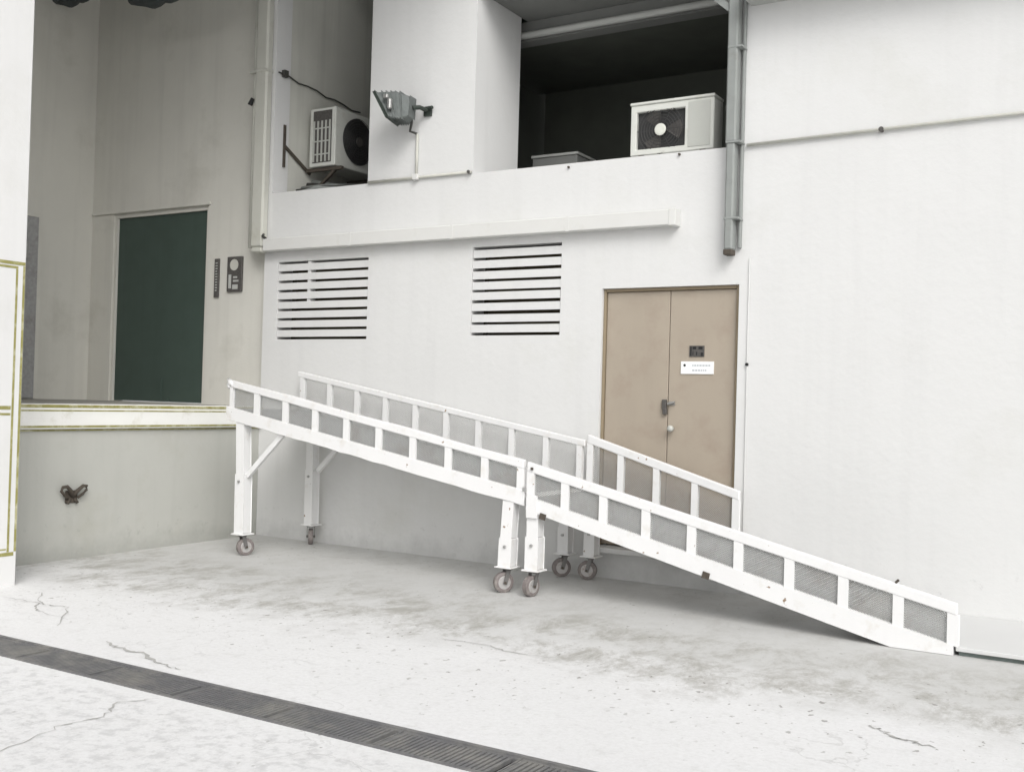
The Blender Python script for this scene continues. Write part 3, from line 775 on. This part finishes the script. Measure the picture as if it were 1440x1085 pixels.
def mesh_panel(root, xa, xb, zb, zt, y, pitch=.015, wd=.0058, m=None):
    """expanded-metal infill: two families of thin slanting strands clipped to the opening"""
    q = BM(); n = 0
    H = max(zt(xa)-zb(xa), zt(xb)-zb(xb)); sl = .75
    for fam in (1, -1):
        x = xa - H/sl
        while x < xb + H/sl:
            # strand: z = zb(x) + t*H, x = x0 + fam*t*H/sl ; clip t
            ts = []
            for k in range(0, 61):
                t = k/60; px = x + fam*t*H/sl
                if xa <= px <= xb and zb(px) + t*H <= zt(px) + .001: ts.append(t)
            if len(ts) > 1:
                a, b_ = ts[0], ts[-1]
                xa_, xb_ = x + fam*a*H/sl, x + fam*b_*H/sl
                za_, zb_ = zb(xa_) + a*H, zb(xb_) + b_*H
                v = [q.verts.new(c) for c in ((xa_-wd/2/sl, y+fam*.0012, za_), (xa_+wd/2/sl, y+fam*.0012+.002, za_), (xb_+wd/2/sl, y+fam*.0012+.002, zb_), (xb_-wd/2/sl, y+fam*.0012, zb_))]
                q.faces.new(v)
            x += pitch/sl
    link('mesh_panel', q, m or M_mesh, root)['kind'] = 'stuff'

rp = thing('loading_ramp', (2.3, -.65, 0), 'upper half of the white wheeled steel ramp, on four tall caster legs by the dock', 'ramp', 'sections of the wheeled loading ramp')
for y0, y1 in ((YN, YN+.055), (YF-.055, YF)):
    q = BM(); slab(q, .73, 3.945, T1, lambda x: T1(x)-.117, y0, y1, 26, .0045); link('side_beam', q, M_ramp, rp, bevel=.003)
q = BM(); slab(q, .78, 3.93, lambda x: R1(x) + .004*math.sin(x*5), lambda x: R1(x)-.066, YN+.002, YN+.05, 22); link('top_rail', q, M_ramp, rp, bevel=.006)
q = BM(); tube(q, [(.80, YN+.025, R1(.8)-.035), (.76, YN+.025, 1.575), (.735, YN+.025, 1.60), (.725, YN+.025, 1.565), (.745, YN+.025, 1.53)], [.03,.03,.027,.022,.018], 10); link('rail_end', q, M_ramp, rp, smooth=True)
q = BM(); slab(q, .67, 3.935, F1, lambda x: F1(x)-.055, YF-.05, YF-.002, 12); link('top_rail', q, M_ramp, rp, bevel=.006)
pxs = [1.105, 1.455, 1.805, 2.160, 2.512, 2.868, 3.222, 3.572, 3.903]
post(rp, .785, YN+.008, YN+.042, T1(.785)+.001, R1(.785)-.068, .034)
for x in pxs: post(rp, x, YN+.006, YN+.048, T1(x)+.001, R1(x)-.067)
for x in [.73] + [p-.02 for p in pxs]: post(rp, x, YF-.046, YF-.006, T1(x)+.001, F1(x)-.056, .046)
edges = [.785] + pxs
for a, b_ in zip(edges, edges[1:]): mesh_panel(rp, a+.024, b_-.027, lambda x: T1(x)+.001, lambda x: R1(x)-.067, YN+.027)
edges = [.73] + [p-.02 for p in pxs]
for a, b_ in zip(edges, edges[1:]): mesh_panel(rp, a+.023, b_-.023, lambda x: T1(x)+.001, lambda x: F1(x)-.056, YF-.026, .018, .0021, M_mesh_pale)
q = BM(); x = .745; k = 0
while x < 3.92:
    slab(q, x, x+.013, lambda v: T1(v)-.018, lambda v: T1(v)-.043, YN+.057, YF-.057, 1); x += .033
link('deck_grating', q, M_deck, rp)['kind'] = 'stuff'
for x in (.80, 1.40, 2.0, 2.65, 3.25, 3.88):
    q = BM(); slab(q, x, x+.05, lambda v: T1(v)-.034, lambda v: T1(v)-.10, YN+.057, YF-.057, 1); link('cross_member', q, M_ramp, rp)
leg(rp, .905, YN+.003, YN+.108, T1(.905)-.119, 1.2, lean=.02, sleeve=.74)
leg(rp, 3.80, YN+.003, YN+.108, T1(3.80)-.119, 4.1, lean=-.015, sleeve=.42)
leg(rp, .90, YF-.108, YF-.003, T1(.90)-.119, 2.3, lean=.01, sleeve=.74, wd=.09)
leg(rp, 3.78, YF-.108, YF-.003, T1(3.78)-.119, 3.9, sleeve=.42, wd=.09)
for yy_, in ((YN+.05,), (YF-.06,)):
    q = BM(); bar(q, (.985, yy_, .735), (1.40, yy_, T1(1.40)-.12), .035, .045); link('brace', q, M_ramp, rp)
q = BM(); box(q, (3.948, YN+.004, .70), (3.956, YN+.05, .745)); box(q, (3.935, YN-.012, .80), (3.965, YN-.001, .83)); link('coupling', q, M_steel, rp)

r2 = thing('loading_ramp', (5.4, -.65, 0), 'lower half of the white wheeled steel ramp, sloping past the tan door to the ground', 'ramp', 'sections of the wheeled loading ramp')
for y0, y1, xe in ((YN, YN+.055, 7.032), (YF-.055, YF, 6.82)):
    q = BM(); slab(q, 3.962, 6.66, T2, B2, y0, y1, 22); slab(q, 6.66, xe, T2, B2, y0, y1, 4); link('side_beam', q, M_ramp, r2)
q = BM(); slab(q, 3.962, 7.05, lambda x: U2(x)+.072, U2, YN+.002, YN+.05, 12); link('top_rail', q, M_ramp, r2, bevel=.006)
q = BM(); slab(q, 3.962, 5.30, F2, lambda x: F2(x)-.072, YF-.05, YF-.002, 6); link('top_rail', q, M_ramp, r2, bevel=.006)
p2 = [3.995, 4.294, 4.615, 4.957, 5.307, 5.65, 6.003, 6.358, 6.703, 7.027]
for x in p2: post(r2, x, YN+.006, YN+.048, max(T2(x), .02)+.001, U2(x)-.001, .062, .2285)
for x in (3.985, 4.272, 4.595, 4.930, 5.272): post(r2, x, YF-.046, YF-.006, T2(x)+.001, F2(x)-.073, .05, .25)
for a, b_ in zip(p2, p2[1:]): mesh_panel(r2, a+.028, b_-.028, lambda x: T2(x)+.001, lambda x: U2(x)-.001, YN+.027)
fp = (3.985, 4.272, 4.595, 4.930, 5.272)
for a, b_ in zip(fp, fp[1:]): mesh_panel(r2, a+.025, b_-.025, lambda x: T2(x)+.001, lambda x: F2(x)-.073, YF-.026, .018, .0032)
q = BM(); x = 3.97
while x < 6.40:
    slab(q, x, x+.013, lambda v: T2(v)-.014, lambda v: T2(v)-.039, YN+.057, YF-.057, 1); x += .033
link('deck_grating', q, M_deck, r2)['kind'] = 'stuff'
q = BM()
tz = lambda x: max(.02, T2(x)-.014)
v = [q.verts.new(c) for c in ((6.405, YN+.057, tz(6.405)), (6.9, YN+.057, tz(6.9)), (7.03, YN+.057, tz(7.03)), (6.82, YF-.057, tz(6.82)), (6.405, YF-.057, tz(6.405)))]
u_ = [q.verts.new(a.co - Vector((0, 0, .008))) for a in v]
q.faces.new(v); q.faces.new(u_[::-1])
for k in range(5): q.faces.new((v[k], v[(k+1) % 5], u_[(k+1) % 5], u_[k]))
link('toe_plate', q, M_deck, r2)
for x in (4.02, 4.6, 5.2, 5.8):
    q = BM(); slab(q, x, x+.05, lambda v: T2(v)-.029, lambda v: T2(v)-.10, YN+.057, YF-.057, 1); link('cross_member', q, M_ramp, r2)
q = BM(); slab(q, 3.972, 4.068, lambda x: U2(x)-.001 if False else T2(x)+.03, lambda x: .60, YN-.012, YN-.001, 1); link('corner_plate', q, M_ramp, r2, bevel=.002)
leg(r2, 4.02, YN+.003, YN+.108, B2(4.02)-.001, 4.5, sleeve=.45)
leg(r2, 4.03, YF-.108, YF-.003, B2(4.03)-.001, 3.4, sleeve=.45, wd=.09)
for x, z in ((5.40, .325), (4.09, .625)):
    q = BM(); bar(q, (x, YN-.006, z), (x+.05, YN-.006, z-.012), .012, .045); link('rusty_weld', q, M_iron, r2)
q = BM(); box(q, (4.0, YN-.010, .965), (4.02, YN-.0005, .985)); link('pin', q, M_iron, r2)
q = BM(); tube(q, [(6.68, YN+.02, U2(6.68)+.075), (6.70, YN+.02, U2(6.7)+.10)], .009, 6); link('pin', q, M_iron, r2)
